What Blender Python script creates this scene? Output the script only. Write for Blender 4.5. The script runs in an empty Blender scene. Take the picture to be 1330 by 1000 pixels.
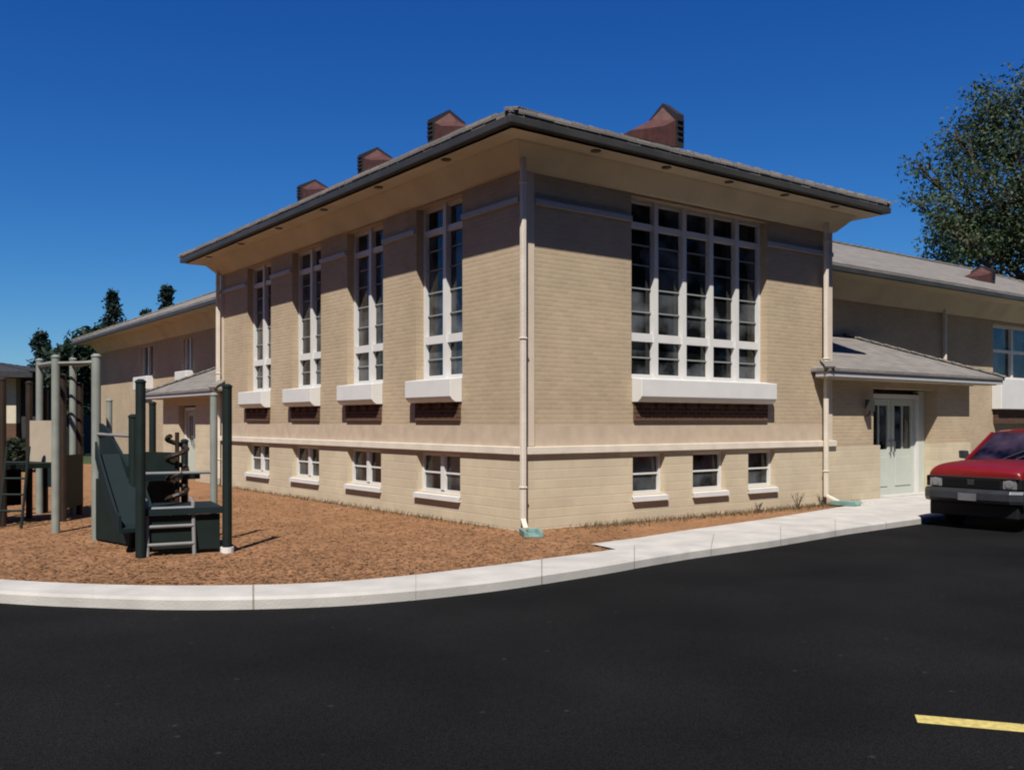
import bpy, bmesh, math, random
from mathutils import Vector, Matrix
random.seed(7)
R = math.radians
sc = bpy.context.scene
COL = sc.collection
F = 1213.0; HY = 547.0; EYE = 1.65
CX, CY = .14, 14.2
ux, uy = .799, .601
ROT = math.atan2(uy, ux)
U = Vector((math.cos(ROT), math.sin(ROT), 0)); V = Vector((-math.sin(ROT), math.cos(ROT), 0))
def gp(px, py, z=0.0):
    Y = (EYE - z) * F / (py - HY)
    return Vector(((px - 665) / F * Y, Y, z))
def loc2w(u, v, z=0.0):
    return Vector((CX, CY, 0)) + U * u + V * v + Vector((0, 0, z))

# ------------------------------------------------------------------ materials
def nm(name):
    m = bpy.data.materials.new(name); m.use_nodes = True
    nt = m.node_tree; b = nt.nodes['Principled BSDF']
    return m, nt, b
def N(nt, t, **k):
    n = nt.nodes.new(t)
    for a, v in k.items():
        if hasattr(n, a): setattr(n, a, v)
        else: n.inputs[a.replace('_', ' ')].default_value = v
    return n
def mat(name, col, rough=.7, spec=.3, metal=0, var=.15, scale=4, bump=0, bscale=40, coat=0):
    m, nt, b = nm(name)
    L = nt.links.new
    tc = N(nt, 'ShaderNodeTexCoord')
    no = N(nt, 'ShaderNodeTexNoise'); no.inputs['Scale'].default_value = scale; no.inputs['Detail'].default_value = 6
    L(tc.outputs['Object'], no.inputs['Vector'])
    rp = N(nt, 'ShaderNodeValToRGB')
    rp.color_ramp.elements[0].position = .3; rp.color_ramp.elements[1].position = .7
    rp.color_ramp.elements[0].color = [c * (1 - var) for c in col] + [1]
    rp.color_ramp.elements[1].color = [min(1.1, c * (1 + var)) for c in col] + [1]
    L(no.outputs['Fac'], rp.inputs['Fac']); L(rp.outputs['Color'], b.inputs['Base Color'])
    b.inputs['Roughness'].default_value = rough
    b.inputs['Specular IOR Level'].default_value = spec
    b.inputs['Metallic'].default_value = metal
    b.inputs['Coat Weight'].default_value = coat
    if bump:
        n2 = N(nt, 'ShaderNodeTexNoise'); n2.inputs['Scale'].default_value = bscale; n2.inputs['Detail'].default_value = 5
        L(tc.outputs['Object'], n2.inputs['Vector'])
        bp = N(nt, 'ShaderNodeBump'); bp.inputs['Strength'].default_value = bump; bp.inputs['Distance'].default_value = .02
        L(n2.outputs['Fac'], bp.inputs['Height']); L(bp.outputs['Normal'], b.inputs['Normal'])
    return m
def brick_mat(name, c1, c2, mortar, bw=.21, bh=.073, ms=.012, stain=.15):
    m, nt, b = nm(name); L = nt.links.new
    tc = N(nt, 'ShaderNodeTexCoord'); sp = N(nt, 'ShaderNodeSeparateXYZ'); L(tc.outputs['Object'], sp.inputs[0])
    ad = N(nt, 'ShaderNodeMath', operation='ADD'); L(sp.outputs['X'], ad.inputs[0]); L(sp.outputs['Y'], ad.inputs[1])
    cb = N(nt, 'ShaderNodeCombineXYZ'); L(ad.outputs[0], cb.inputs['X']); L(sp.outputs['Z'], cb.inputs['Y'])
    br = N(nt, 'ShaderNodeTexBrick'); L(cb.outputs[0], br.inputs['Vector'])
    br.inputs['Color1'].default_value = c1 + (1,); br.inputs['Color2'].default_value = c2 + (1,); br.inputs['Mortar'].default_value = mortar + (1,)
    br.inputs['Scale'].default_value = 1; br.inputs['Mortar Size'].default_value = ms; br.inputs['Mortar Smooth'].default_value = .3
    br.inputs['Brick Width'].default_value = bw; br.inputs['Row Height'].default_value = bh
    no = N(nt, 'ShaderNodeTexNoise'); no.inputs['Scale'].default_value = .8; no.inputs['Detail'].default_value = 8; no.inputs['Roughness'].default_value = .65
    L(tc.outputs['Object'], no.inputs['Vector'])
    mr = N(nt, 'ShaderNodeMapRange'); L(no.outputs['Fac'], mr.inputs['Value'])
    mr.inputs['From Min'].default_value = .3; mr.inputs['From Max'].default_value = .7
    mr.inputs['To Min'].default_value = 1 - stain; mr.inputs['To Max'].default_value = 1 + stain * .5
    mx = N(nt, 'ShaderNodeVectorMath', operation='SCALE'); L(br.outputs['Color'], mx.inputs[0]); L(mr.outputs[0], mx.inputs['Scale'])
    L(mx.outputs[0], b.inputs['Base Color'])
    bp = N(nt, 'ShaderNodeBump'); bp.inputs['Strength'].default_value = .35; bp.inputs['Distance'].default_value = .008; bp.invert = True
    L(br.outputs['Fac'], bp.inputs['Height']); L(bp.outputs['Normal'], b.inputs['Normal'])
    b.inputs['Roughness'].default_value = .85; b.inputs['Specular IOR Level'].default_value = .2
    return m
M = {}
M['brick'] = brick_mat('tan_brick', (.585, .455, .300), (.51, .39, .262), (.555, .445, .315))
M['base'] = brick_mat('pale_block', (.71, .60, .42), (.65, .54, .385), (.68, .575, .43), .4, .15, .012)
M['band'] = mat('pink_brick_band', (.60, .475, .355), .8, var=.1)
M['belt'] = mat('limestone', (.80, .71, .59), .8, var=.08, bump=.2)
M['quoin'] = mat('corner_board', (.72, .60, .48), .7, var=.06)
M['soffit'] = mat('soffit_board', (.66, .56, .40), .7, var=.12, scale=1.2)
M['strip'] = mat('grey_trim', (.50, .50, .52), .5, var=.05)
M['muntin'] = mat('grey_glazing_bar', (.30, .31, .30), .5, var=.05)
M['white'] = mat('white_paint', (.79, .775, .75), .45, var=.04, scale=3)
M['gutter'] = mat('dark_gutter', (.052, .050, .045), .45, var=.2, scale=2)
M['redbrick'] = brick_mat('red_brick', (.13, .055, .03), (.08, .035, .022), (.17, .12, .09), .2, .07, .01)
M['tile'] = mat('red_clay', (.085, .032, .027), .7, var=.3, scale=8)
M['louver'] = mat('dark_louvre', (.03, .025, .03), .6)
M['door'] = mat('pale_green_paint', (.60, .64, .56), .45, var=.04)
M['metal'] = mat('brushed_metal', (.5, .5, .5), .35, metal=1)
M['concrete'] = mat('concrete', (.56, .535, .50), .9, .15, var=.14, scale=2.2, bump=.25, bscale=60)
M['joint'] = mat('joint', (.30, .26, .21), .95, var=.2)
M['yellow'] = mat('road_paint', (.62, .50, .16), .8, var=.25, scale=25)
M['gpost'] = mat('dark_green_post', (.009, .018, .016), .65, .2, var=.2)
M['brown'] = mat('dark_brown_post', (.035, .022, .015), .5, var=.2)
M['lpost'] = mat('grey_green_post', (.27, .29, .26), .5, var=.12)
M['beige'] = mat('beige_plastic', (.50, .42, .32), .5, var=.06)
M['teal'] = mat('teal_plastic', (.009, .019, .022), .65, .2, var=.15)
M['grey'] = mat('grey_steel', (.24, .24, .24), .5, var=.1)
M['bark'] = mat('bark', (.10, .075, .055), .9, var=.3, bump=.6, bscale=12)
M['cream'] = mat('cream_siding', (.62, .55, .42), .8, var=.05)
M['darkroof'] = mat('dark_shingle', (.035, .035, .04), .85, var=.3, scale=6)
M['teal_block'] = mat('teal_splash_block', (.20, .33, .30), .6, var=.15)
M['yellow_pl'] = mat('mustard_plastic', (.45, .38, .13), .5)

def foliage(name, a, b_):
    m, nt, b = nm(name); L = nt.links.new
    g = N(nt, 'ShaderNodeNewGeometry'); rp = N(nt, 'ShaderNodeValToRGB')
    rp.color_ramp.elements[0].color = a + (1,); rp.color_ramp.elements[1].color = b_ + (1,)
    L(g.outputs['Random Per Island'], rp.inputs['Fac']); L(rp.outputs['Color'], b.inputs['Base Color'])
    b.inputs['Roughness'].default_value = .6; b.inputs['Specular IOR Level'].default_value = .25
    tr = N(nt, 'ShaderNodeBsdfTranslucent'); L(rp.outputs['Color'], tr.inputs['Color'])
    mxs = N(nt, 'ShaderNodeMixShader'); mxs.inputs[0].default_value = .3; L(b.outputs[0], mxs.inputs[1]); L(tr.outputs[0], mxs.inputs[2])
    L(mxs.outputs[0], nt.nodes['Material Output'].inputs['Surface'])
    return m
M['leaf'] = foliage('broad_leaves', (.03, .055, .025), (.105, .15, .065))
M['leafdark'] = foliage('dark_leaves', (.012, .03, .02), (.03, .06, .03))
M['needle'] = foliage('needles', (.008, .022, .02), (.02, .045, .035))
M['hedge'] = foliage('hedge_leaves', (.015, .028, .015), (.045, .06, .03))
M['dry'] = foliage('dry_grass', (.14, .10, .05), (.26, .20, .11))
M['chip'] = foliage('wood_chips', (.22, .11, .055), (.38, .215, .115))

# shingle roof
def shingle():
    m, nt, b = nm('grey_shingle'); L = nt.links.new
    tc = N(nt, 'ShaderNodeTexCoord')
    sp = N(nt, 'ShaderNodeSeparateXYZ'); L(tc.outputs['Object'], sp.inputs[0])
    ad = N(nt, 'ShaderNodeMath', operation='ADD'); L(sp.outputs['X'], ad.inputs[0]); L(sp.outputs['Y'], ad.inputs[1])
    cb = N(nt, 'ShaderNodeCombineXYZ'); L(ad.outputs[0], cb.inputs['X']); L(sp.outputs['Z'], cb.inputs['Y'])
    br = N(nt, 'ShaderNodeTexBrick'); L(cb.outputs[0], br.inputs['Vector'])
    br.inputs['Color1'].default_value = (.30, .27, .24, 1); br.inputs['Color2'].default_value = (.20, .185, .17, 1); br.inputs['Mortar'].default_value = (.10, .09, .085, 1)
    br.inputs['Scale'].default_value = 1; br.inputs['Brick Width'].default_value = .33; br.inputs['Row Height'].default_value = .06; br.inputs['Mortar Size'].default_value = .006
    L(br.outputs['Color'], b.inputs['Base Color'])
    b.inputs['Roughness'].default_value = .9
    bp = N(nt, 'ShaderNodeBump'); bp.invert = True; bp.inputs['Strength'].default_value = .5; bp.inputs['Distance'].default_value = .02
    L(br.outputs['Fac'], bp.inputs['Height']); L(bp.outputs['Normal'], b.inputs['Normal'])
    return m
M['shingle'] = shingle()
def asphalt():
    m, nt, b = nm('asphalt'); L = nt.links.new
    tc = N(nt, 'ShaderNodeTexCoord')
    n1 = N(nt, 'ShaderNodeTexNoise'); n1.inputs['Scale'].default_value = .45; n1.inputs['Detail'].default_value = 6; L(tc.outputs['Object'], n1.inputs['Vector'])
    n2 = N(nt, 'ShaderNodeTexNoise'); n2.inputs['Scale'].default_value = 130; n2.inputs['Detail'].default_value = 3; L(tc.outputs['Object'], n2.inputs['Vector'])
    r1 = N(nt, 'ShaderNodeValToRGB'); r1.color_ramp.elements[0].position = .35; r1.color_ramp.elements[1].position = .7
    r1.color_ramp.elements[0].color = (.0070, .0070, .0078, 1); r1.color_ramp.elements[1].color = (.0135, .0132, .0138, 1); L(n1.outputs['Fac'], r1.inputs['Fac'])
    r2 = N(nt, 'ShaderNodeValToRGB'); r2.color_ramp.elements[0].position = .35; r2.color_ramp.elements[1].position = .75
    r2.color_ramp.elements[0].color = (.45, .45, .45, 1); r2.color_ramp.elements[1].color = (2.3, 2.3, 2.25, 1); L(n2.outputs['Fac'], r2.inputs['Fac'])
    mx = N(nt, 'ShaderNodeMix', data_type='RGBA', blend_type='MULTIPLY'); mx.inputs['Factor'].default_value = 1
    L(r1.outputs['Color'], mx.inputs['A']); L(r2.outputs['Color'], mx.inputs['B'])
    # sparse pale specks (dropped chips, dust)
    vo = N(nt, 'ShaderNodeTexVoronoi'); vo.inputs['Scale'].default_value = 3.1; L(tc.outputs['Object'], vo.inputs['Vector'])
    r3 = N(nt, 'ShaderNodeValToRGB'); r3.color_ramp.elements[0].position = .03; r3.color_ramp.elements[1].position = .075
    r3.color_ramp.elements[0].color = (1, 1, 1, 1); r3.color_ramp.elements[1].color = (0, 0, 0, 1); L(vo.outputs['Distance'], r3.inputs['Fac'])
    m3 = N(nt, 'ShaderNodeMath', operation='MULTIPLY'); m3.inputs[1].default_value = .5; L(r3.outputs['Color'], m3.inputs[0])
    mx2 = N(nt, 'ShaderNodeMix', data_type='RGBA'); L(m3.outputs[0], mx2.inputs['Factor']); L(mx.outputs['Result'], mx2.inputs['A']); mx2.inputs['B'].default_value = (.055, .055, .058, 1)
    L(mx2.outputs['Result'], b.inputs['Base Color'])
    b.inputs['Roughness'].default_value = .95; b.inputs['Specular IOR Level'].default_value = .05
    bp = N(nt, 'ShaderNodeBump'); bp.inputs['Strength'].default_value = .5; bp.inputs['Distance'].default_value = .01
    L(n2.outputs['Fac'], bp.inputs['Height']); L(bp.outputs['Normal'], b.inputs['Normal'])
    return m
M['asphalt'] = asphalt()
def mulch():
    m, nt, b = nm('wood_mulch'); L = nt.links.new
    tc = N(nt, 'ShaderNodeTexCoord')
    n1 = N(nt, 'ShaderNodeTexNoise'); n1.inputs['Scale'].default_value = 1.1; n1.inputs['Detail'].default_value = 5; L(tc.outputs['Object'], n1.inputs['Vector'])
    n2 = N(nt, 'ShaderNodeTexVoronoi'); n2.inputs['Scale'].default_value = 16; L(tc.outputs['Object'], n2.inputs['Vector'])
    r1 = N(nt, 'ShaderNodeValToRGB'); r1.color_ramp.elements[0].position = .3; r1.color_ramp.elements[1].position = .75
    r1.color_ramp.elements[0].color = (.27, .140, .068, 1); r1.color_ramp.elements[1].color = (.37, .195, .10, 1); L(n1.outputs['Fac'], r1.inputs['Fac'])
    hs = N(nt, 'ShaderNodeSeparateColor'); L(n2.outputs['Color'], hs.inputs[0])
    mr = N(nt, 'ShaderNodeMapRange'); mr.inputs['To Min'].default_value = .75; mr.inputs['To Max'].default_value = 1.2; L(hs.outputs[0], mr.inputs['Value'])
    mx = N(nt, 'ShaderNodeVectorMath', operation='SCALE'); L(r1.outputs['Color'], mx.inputs[0]); L(mr.outputs[0], mx.inputs['Scale'])
    L(mx.outputs[0], b.inputs['Base Color'])
    b.inputs['Roughness'].default_value = .95; b.inputs['Specular IOR Level'].default_value = .1
    bp = N(nt, 'ShaderNodeBump'); bp.inputs['Strength'].default_value = .5; bp.inputs['Distance'].default_value = .02
    L(n2.outputs['Distance'], bp.inputs['Height']); L(bp.outputs['Normal'], b.inputs['Normal'])
    return m
M['mulch'] = mulch()
M['grass'] = mat('grass', (.06, .08, .035), .95, .1, var=.3, scale=1.5, bump=.5)
def glass(name, col, rough=.06, spec=.5):
    m, nt, b = nm(name); L = nt.links.new
    tc = N(nt, 'ShaderNodeTexCoord')
    n1 = N(nt, 'ShaderNodeTexNoise'); n1.inputs['Scale'].default_value = 1.6; n1.inputs['Detail'].default_value = 3; L(tc.outputs['Object'], n1.inputs['Vector'])
    rp = N(nt, 'ShaderNodeValToRGB'); rp.color_ramp.elements[0].position = .42; rp.color_ramp.elements[1].position = .66
    rp.color_ramp.elements[0].color = [c * .5 for c in col] + [1]; rp.color_ramp.elements[1].color = [c * 10 for c in col] + [1]
    L(n1.outputs['Fac'], rp.inputs['Fac']); L(rp.outputs['Color'], b.inputs['Base Color'])
    bp = N(nt, 'ShaderNodeBump'); bp.inputs['Strength'].default_value = .05; bp.inputs['Distance'].default_value = .05
    L(n1.outputs['Fac'], bp.inputs['Height']); L(bp.outputs['Normal'], b.inputs['Normal'])
    b.inputs['Roughness'].default_value = rough; b.inputs['Specular IOR Level'].default_value = spec
    return m
M['glass'] = glass('window_glass', (.012, .013, .014))
M['carglass'] = glass('car_glass', (.006, .004, .006), .03)
M['carpaint'] = mat('red_car_paint', (.20, .008, .009), .35, .4, var=.05, coat=.35)
M['carblack'] = mat('black_plastic', (.008, .008, .009), .6, .3)
M['chrome'] = mat('dull_chrome', (.07, .075, .085), .4, metal=.6)
M['lamp'] = mat('headlight_glass', (.20, .20, .215), .15, .8, coat=1)
M['amber'] = mat('amber_lens', (.5, .18, .03), .2)
M['tyre'] = mat('tyre', (.012, .012, .012), .8)
M['plate'] = mat('plate', (.16, .16, .17), .4)
M['downlight'] = mat('downlight_trim', (.10, .075, .05), .5)

# ------------------------------------------------------------------ mesh helpers
class MB:
    def __init__(s): s.v = []; s.f = []; s.mi = []; s.cur = 0
    def face(s, pts):
        n = len(s.v); s.v += [tuple(p) for p in pts]; s.f.append(tuple(range(n, n + len(pts)))); s.mi.append(s.cur)
    def poly(s, verts, faces):
        n = len(s.v); s.v += [tuple(p) for p in verts]
        for f in faces: s.f.append(tuple(i + n for i in f)); s.mi.append(s.cur)
    def box(s, x0, x1, y0, y1, z0, z1):
        if x0 > x1: x0, x1 = x1, x0
        if y0 > y1: y0, y1 = y1, y0
        vs = [(x0,y0,z0),(x1,y0,z0),(x1,y1,z0),(x0,y1,z0),(x0,y0,z1),(x1,y0,z1),(x1,y1,z1),(x0,y1,z1)]
        s.poly(vs, [(0,3,2,1),(4,5,6,7),(0,1,5,4),(1,2,6,5),(2,3,7,6),(3,0,4,7)])
    def obox(s, c, ax, ay, az, hx, hy, hz):
        c = Vector(c); vs = []
        for k in (-1, 1):
            for (i, j) in ((-1,-1),(1,-1),(1,1),(-1,1)):
                vs.append(c + ax*hx*i + ay*hy*j + az*hz*k)
        s.poly(vs, [(0,3,2,1),(4,5,6,7),(0,1,5,4),(1,2,6,5),(2,3,7,6),(3,0,4,7)])
    def bar(s, a, b, w, h):
        a = Vector(a); b = Vector(b); d = (b - a); L_ = d.length; d.normalize()
        up = Vector((0,0,1)) if abs(d.z) < .95 else Vector((1,0,0))
        sx = d.cross(up).normalized(); sy = sx.cross(d).normalized()
        s.obox((a+b)/2, sx, d, sy, w/2, L_/2, h/2)
    def tube(s, pts, r, n=10, caps=True):
        pts = [Vector(p) for p in pts]
        rs = r if isinstance(r, (list, tuple)) else [r]*len(pts)
        base = len(s.v); prev = None
        for i, p in enumerate(pts):
            d = (pts[min(i+1, len(pts)-1)] - pts[max(i-1, 0)]).normalized()
            if prev is None:
                up = Vector((0,0,1)) if abs(d.z) < .9 else Vector((1,0,0))
                sx = d.cross(up).normalized()
            else:
                sx = (prev - d*prev.dot(d)).normalized()
            prev = sx; sy = sx.cross(d).normalized()
            for k in range(n):
                a = 2*math.pi*k/n
                s.v.append(tuple(p + sx*math.cos(a)*rs[i] + sy*math.sin(a)*rs[i]))
        for i in range(len(pts)-1):
            for k in range(n):
                k2 = (k+1) % n
                s.f.append((base+i*n+k, base+(i+1)*n+k, base+(i+1)*n+k2, base+i*n+k2)); s.mi.append(s.cur)
        if caps:
            s.f.append(tuple(base+k for k in range(n))); s.mi.append(s.cur)
            s.f.append(tuple(base+(len(pts)-1)*n+k for k in reversed(range(n)))); s.mi.append(s.cur)
    def loft(s, secs, close=True, caps=True):
        n = len(secs[0]); base = len(s.v)
        for q in secs: s.v += [tuple(p) for p in q]
        for i in range(len(secs)-1):
            for k in range(n if close else n-1):
                k2 = (k+1) % n
                s.f.append((base+i*n+k, base+i*n+k2, base+(i+1)*n+k2, base+(i+1)*n+k)); s.mi.append(s.cur)
        if caps and close:
            s.f.append(tuple(base+k for k in reversed(range(n)))); s.mi.append(s.cur)
            s.f.append(tuple(base+(len(secs)-1)*n+k for k in range(n))); s.mi.append(s.cur)
    def build(s, name, mats, parent=None, bevel=0, smooth=False, fix=True):
        me = bpy.data.meshes.new(name)
        me.from_pydata(s.v, [], s.f)
        if not isinstance(mats, (list, tuple)): mats = [mats]
        for m in mats: me.materials.append(m)
        if len(mats) > 1: me.polygons.foreach_set('material_index', s.mi)
        if fix:
            bm = bmesh.new(); bm.from_mesh(me); bmesh.ops.recalc_face_normals(bm, faces=bm.faces); bm.to_mesh(me); bm.free()
        if smooth: me.polygons.foreach_set('use_smooth', [True]*len(me.polygons))
        o = bpy.data.objects.new(name, me); COL.objects.link(o)
        if parent: o.parent = parent
        if bevel:
            md = o.modifiers.new('bevel', 'BEVEL'); md.width = bevel; md.segments = 2; md.limit_method = 'ANGLE'
        return o
def empty(name, loc=(0,0,0), rz=0, label=None, cat=None, group=None):
    o = bpy.data.objects.new(name, None); COL.objects.link(o); o.location = loc; o.rotation_euler = (0,0,rz)
    if label: tag(o, label, cat, group)
    return o
def tag(o, label, cat, group=None):
    o['label'] = label; o['category'] = cat
    if group: o['group'] = group
    return o
def struct(o, kind='structure'):
    o['kind'] = kind; return o

# ------------------------------------------------------------------ ground
ZA = -.12
b = MB(); b.face([(-400,-60,ZA),(400,-60,ZA),(400,900,ZA),(-400,900,ZA)])
struct(b.build('parking_lot', M['asphalt']))
# stations of the curved sidewalk: px, inner y (top), outer y (kerb foot)
ST = [(-900,668,690),(-500,705,732),(-200,738,767),(0,752,783),(120,758,789),(250,760,792),(400,757,789),(520,748,781),(640,734,768),(740,721,753),(800,713,743)]
ST2 = [(770,706,None),(830,698,737),(880,690,729),(1000,673,711),(1100,656,695),(1135,646,689)]
inner = [gp(p, a) for p, a, c in ST]; outer = [gp(p, c, ZA) for p, a, c in ST]
true_inner = [gp(768, 706), gp(830, 698), gp(880, 690), gp(1000, 673), gp(1105, 656)] + [loc2w(u, -.01) for u in (9.0, 11, 14, 20, 30)]
inner += [gp(840, 705.5), gp(900, 697), gp(1000, 685), gp(1100, 672)]
outer += [gp(840, 735.5, ZA), gp(895, 726, ZA), gp(1000, 711, ZA), gp(1100, 694, ZA)]
inner += [loc2w(u, -1.62) for u in (6.9, 9, 12, 20, 30)]
outer += [loc2w(u, -2.62, ZA) for u in (6.9, 9, 12, 20, 30)]
def resample(ps, step):
    out = [ps[0]]
    for a, c in zip(ps[:-1], ps[1:]):
        n = max(1, int((c-a).length/step))
        for k in range(1, n+1): out.append(a.lerp(c, k/n))
    return out
def catmull(ps, n=6):
    out = []
    for i in range(len(ps)-1):
        p0 = ps[max(i-1,0)]; p1 = ps[i]; p2 = ps[i+1]; p3 = ps[min(i+2,len(ps)-1)]
        for k in range(n):
            t = k/n
            out.append(.5*((2*p1)+(p2-p0)*t+(2*p0-5*p1+4*p2-p3)*t*t+(3*p1-p0-3*p2+p3)*t**3))
    out.append(ps[-1]); return out
ni = 11
ic = catmull(inner[:ni]) + [p for p in inner[ni:]]
oc = catmull(outer[:ni]) + [p for p in outer[ni:]]
b = MB(); acc = 0; pj = 0
ZT = 0.0
def strip_seg(i0, o0, i1, o1):
    zt = Vector((0,0,ZT)); ot0 = Vector((o0.x,o0.y,ZT)); ot1 = Vector((o1.x,o1.y,ZT))
    # rolled kerb edge: small chamfer
    c0 = ot0.lerp(i0, .03); c1 = ot1.lerp(i1, .03)
    b.face([i0, i1, c1, c0]); b.face([c0, c1, ot1 - Vector((0,0,.03)), ot0 - Vector((0,0,.03))])
    b.face([ot0 - Vector((0,0,.03)), ot1 - Vector((0,0,.03)), (o1.x,o1.y,ZA-.05), (o0.x,o0.y,ZA-.05)])
JOINT = 1.55
acc = 0.62
for k in range(len(ic)-1):
    i0, i1, o0, o1 = ic[k], ic[k+1], oc[k], oc[k+1]
    Ls = (o1-o0).length; pos = 0.0
    if Ls < 1e-4: continue
    while acc + (Ls-pos) > JOINT:
        t0 = pos/Ls; pos += JOINT-acc; t1 = min(1, pos/Ls); t2 = min(1, (pos+.018)/Ls)
        b.cur = 0; strip_seg(i0.lerp(i1,t0), o0.lerp(o1,t0), i0.lerp(i1,t1), o0.lerp(o1,t1))
        b.cur = 1; strip_seg(i0.lerp(i1,t1), o0.lerp(o1,t1), i0.lerp(i1,t2), o0.lerp(o1,t2))
        pos = t2*Ls; acc = 0
    b.cur = 0; strip_seg(i0.lerp(i1,pos/Ls), o0.lerp(o1,pos/Ls), i1, o1); acc += Ls-pos
ap = true_inner + [p for p in reversed(ic[(ni-1)*6:])]
ap = [Vector((p.x, p.y, 0)) for p in ap]
from mathutils.geometry import tessellate_polygon
b.cur = 0; b.poly(ap, [tuple(t) for t in tessellate_polygon([ap])])
struct(b.build('sidewalk', [M['concrete'], M['joint']], fix=False))
# mulch bed with its scattered chips
from mathutils.geometry import tessellate_polygon
poly = ic[:(ni-1)*6+1] + true_inner[:5] + [loc2w(8.9,-.01), loc2w(8.9, .4), loc2w(1.0, 27), Vector((-40, 40, 0)), Vector((-60, 24, 0))]
poly = [Vector((p.x, p.y, -.022)) for p in poly]
b = MB(); tris = tessellate_polygon([poly]); b.poly(poly, [tuple(t) for t in tris])
mulch_faces = len(b.f)
def inside(x, y):
    c = False; n = len(poly); j = n-1
    for i in range(n):
        a, d = poly[i], poly[j]
        if (a.y > y) != (d.y > y) and x < (d.x-a.x)*(y-a.y)/(d.y-a.y)+a.x: c = not c
        j = i
    return c
b.cur = 1
cnt = 0
while cnt < 14000:
    px = random.uniform(-60, 820); Y = 9 + 12*random.random()**1.7
    x = (px-665)/F*Y
    r = Vector((x-CX, Y-CY, 0))
    if r.dot(U) > -.03 and r.dot(V) > -.03: continue
    if not inside(x, Y): continue
    a = random.uniform(0, math.pi); l = random.uniform(.010,.032); w = random.uniform(.005,.012)
    d = Vector((math.cos(a), math.sin(a), random.uniform(-.2,.2))); s_ = Vector((-math.sin(a), math.cos(a), random.uniform(-.4,.4)))
    c = Vector((x, Y, -.022 + random.uniform(.004,.018)))
    b.face([c-d*l-s_*w, c+d*l-s_*w, c+d*l+s_*w, c-d*l+s_*w]); cnt += 1
struct(b.build('mulch_bed', [M['mulch'], M['chip']], fix=False))
b = MB()
b.face([(-300,27,-.06),(300,27,-.06),(300,600,-.06),(-300,600,-.06)])
struct(b.build('lawn', M['grass']))
b = MB()
b.face([loc2w(8.9,.0,-.04), loc2w(60,.0,-.04), loc2w(60,40,-.04), loc2w(8.9,40,-.04)])
struct(b.build('planting_soil', M['grass']))
# yellow parking stripe (thin paint sheet on the asphalt)
b = MB()
pts = [gp(1190,933.5,ZA), gp(1330,946,ZA), gp(1700,984,ZA)]
prev = None; s_ = []
for i in range(41):
    t = i/40; p = pts[0].lerp(pts[1], t*2) if t < .5 else pts[1].lerp(pts[2], t*2-1)
    s_.append(p)
for p0, p1 in zip(s_[:-1], s_[1:]):
    d = (p1-p0).normalized(); n_ = Vector((-d.y, d.x, 0))*.078
    up = Vector((0,0,.004)); b.face([p0-n_+up, p1-n_+up, p1+n_+up, p0+n_+up])
struct(b.build('parking_stripe', M['yellow']))

# ------------------------------------------------------------------ building
B = empty('brick_building', (CX, CY, 0), ROT, 'tan brick hall with deep hipped eaves, tall white framed windows and lower side wings', 'building')
# each facade is described in (t, z) along its plane; frame(t, out, z) -> local point
def fr(kind, off=0.0):
    if kind == 'r': return lambda t, o, z: Vector((t, off - o, z))      # faces -y
    return lambda t, o, z: Vector((off - o, t, z))                      # faces -x
def wall_mesh(mb, fn, t0, t1, z0, z1, ops, depth):
    ts = sorted(set([t0, t1] + [q for o in ops for q in (o[0], o[1]) if t0 < q < t1]))
    zs = sorted(set([z0, z1] + [q for o in ops for q in (o[2], o[3]) if z0 < q < z1]))
    for i in range(len(ts)-1):
        for j in range(len(zs)-1):
            tm = (ts[i]+ts[i+1])/2; zm = (zs[j]+zs[j+1])/2
            if any(o[0] < tm < o[1] and o[2] < zm < o[3] for o in ops): continue
            mb.face([fn(ts[i],0,zs[j]), fn(ts[i+1],0,zs[j]), fn(ts[i+1],0,zs[j+1]), fn(ts[i],0,zs[j+1])])
    for o in ops:
        a, c, d, e = o[:4]; e = min(e, z1); d = max(d, z0)
        for (p, q) in (((a,d),(a,e)), ((a,e),(c,e)), ((c,e),(c,d)), ((c,d),(a,d))):
            if p[1] == q[1] and (p[1] == z0 or p[1] == z1): continue
            mb.face([fn(p[0],0,p[1]), fn(q[0],0,q[1]), fn(q[0],-depth,q[1]), fn(p[0],-depth,p[1])])
def fbox(mb, fn, t0, t1, o0, o1, z0, z1):
    a = fn(t0,o0,z0); c = fn(t1,o1,z1); mb.box(a.x, c.x, a.y, c.y, z0, z1)
ZB = 1.24; ZTOP = 5.5
LW = 7.95; LV = 12.95
win_r = (2.32, 5.88, 2.36, 5.42)
win_l = [(1.6+2.68*k, 3.07+2.68*k, 2.36, 5.42) for k in range(4)]
def ur(px):
    a = (px-665)/F; return (a*CY-CX)/(ux-uy*a)
def ul(px):
    a = (px-665)/F; return (CX-CY*a)/(uy+ux*a)
base_r = [(ur(820), ur(862), .42, 1.10), (ur(898), ur(941), .42, 1.10), (ur(970), ur(1005), .42, 1.10)]
base_l = [(1.62+2.68*k, 3.0+2.68*k, .42, 1.10) for k in range(4)]
fR = fr('r'); fL = fr('l')
# upper walls
b = MB()
wall_mesh(b, fR, 0, LW, ZB, 5.6, [win_r], .30)
wall_mesh(b, fL, 0, LV, ZB, 5.6, win_l, .30)
b.face([(LW,0,ZB),(LW,LV,ZB),(LW,LV,5.6),(LW,0,5.6)]); b.face([(0,LV,ZB),(LW,LV,ZB),(LW,LV,5.6),(0,LV,5.6)])
b.build('wall', M['brick'], B)
# basement walls stand 3 cm proud
fRb = fr('r', -.03); fLb = fr('l', -.03)
b = MB()
wall_mesh(b, fRb, -.03, 9.66, -.3, ZB-.10, base_r, .2)
wall_mesh(b, fLb, -.03, LV, -.3, ZB-.10, base_l, .2)
bw = b.build('basement_wall', M['base'], B)
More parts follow.
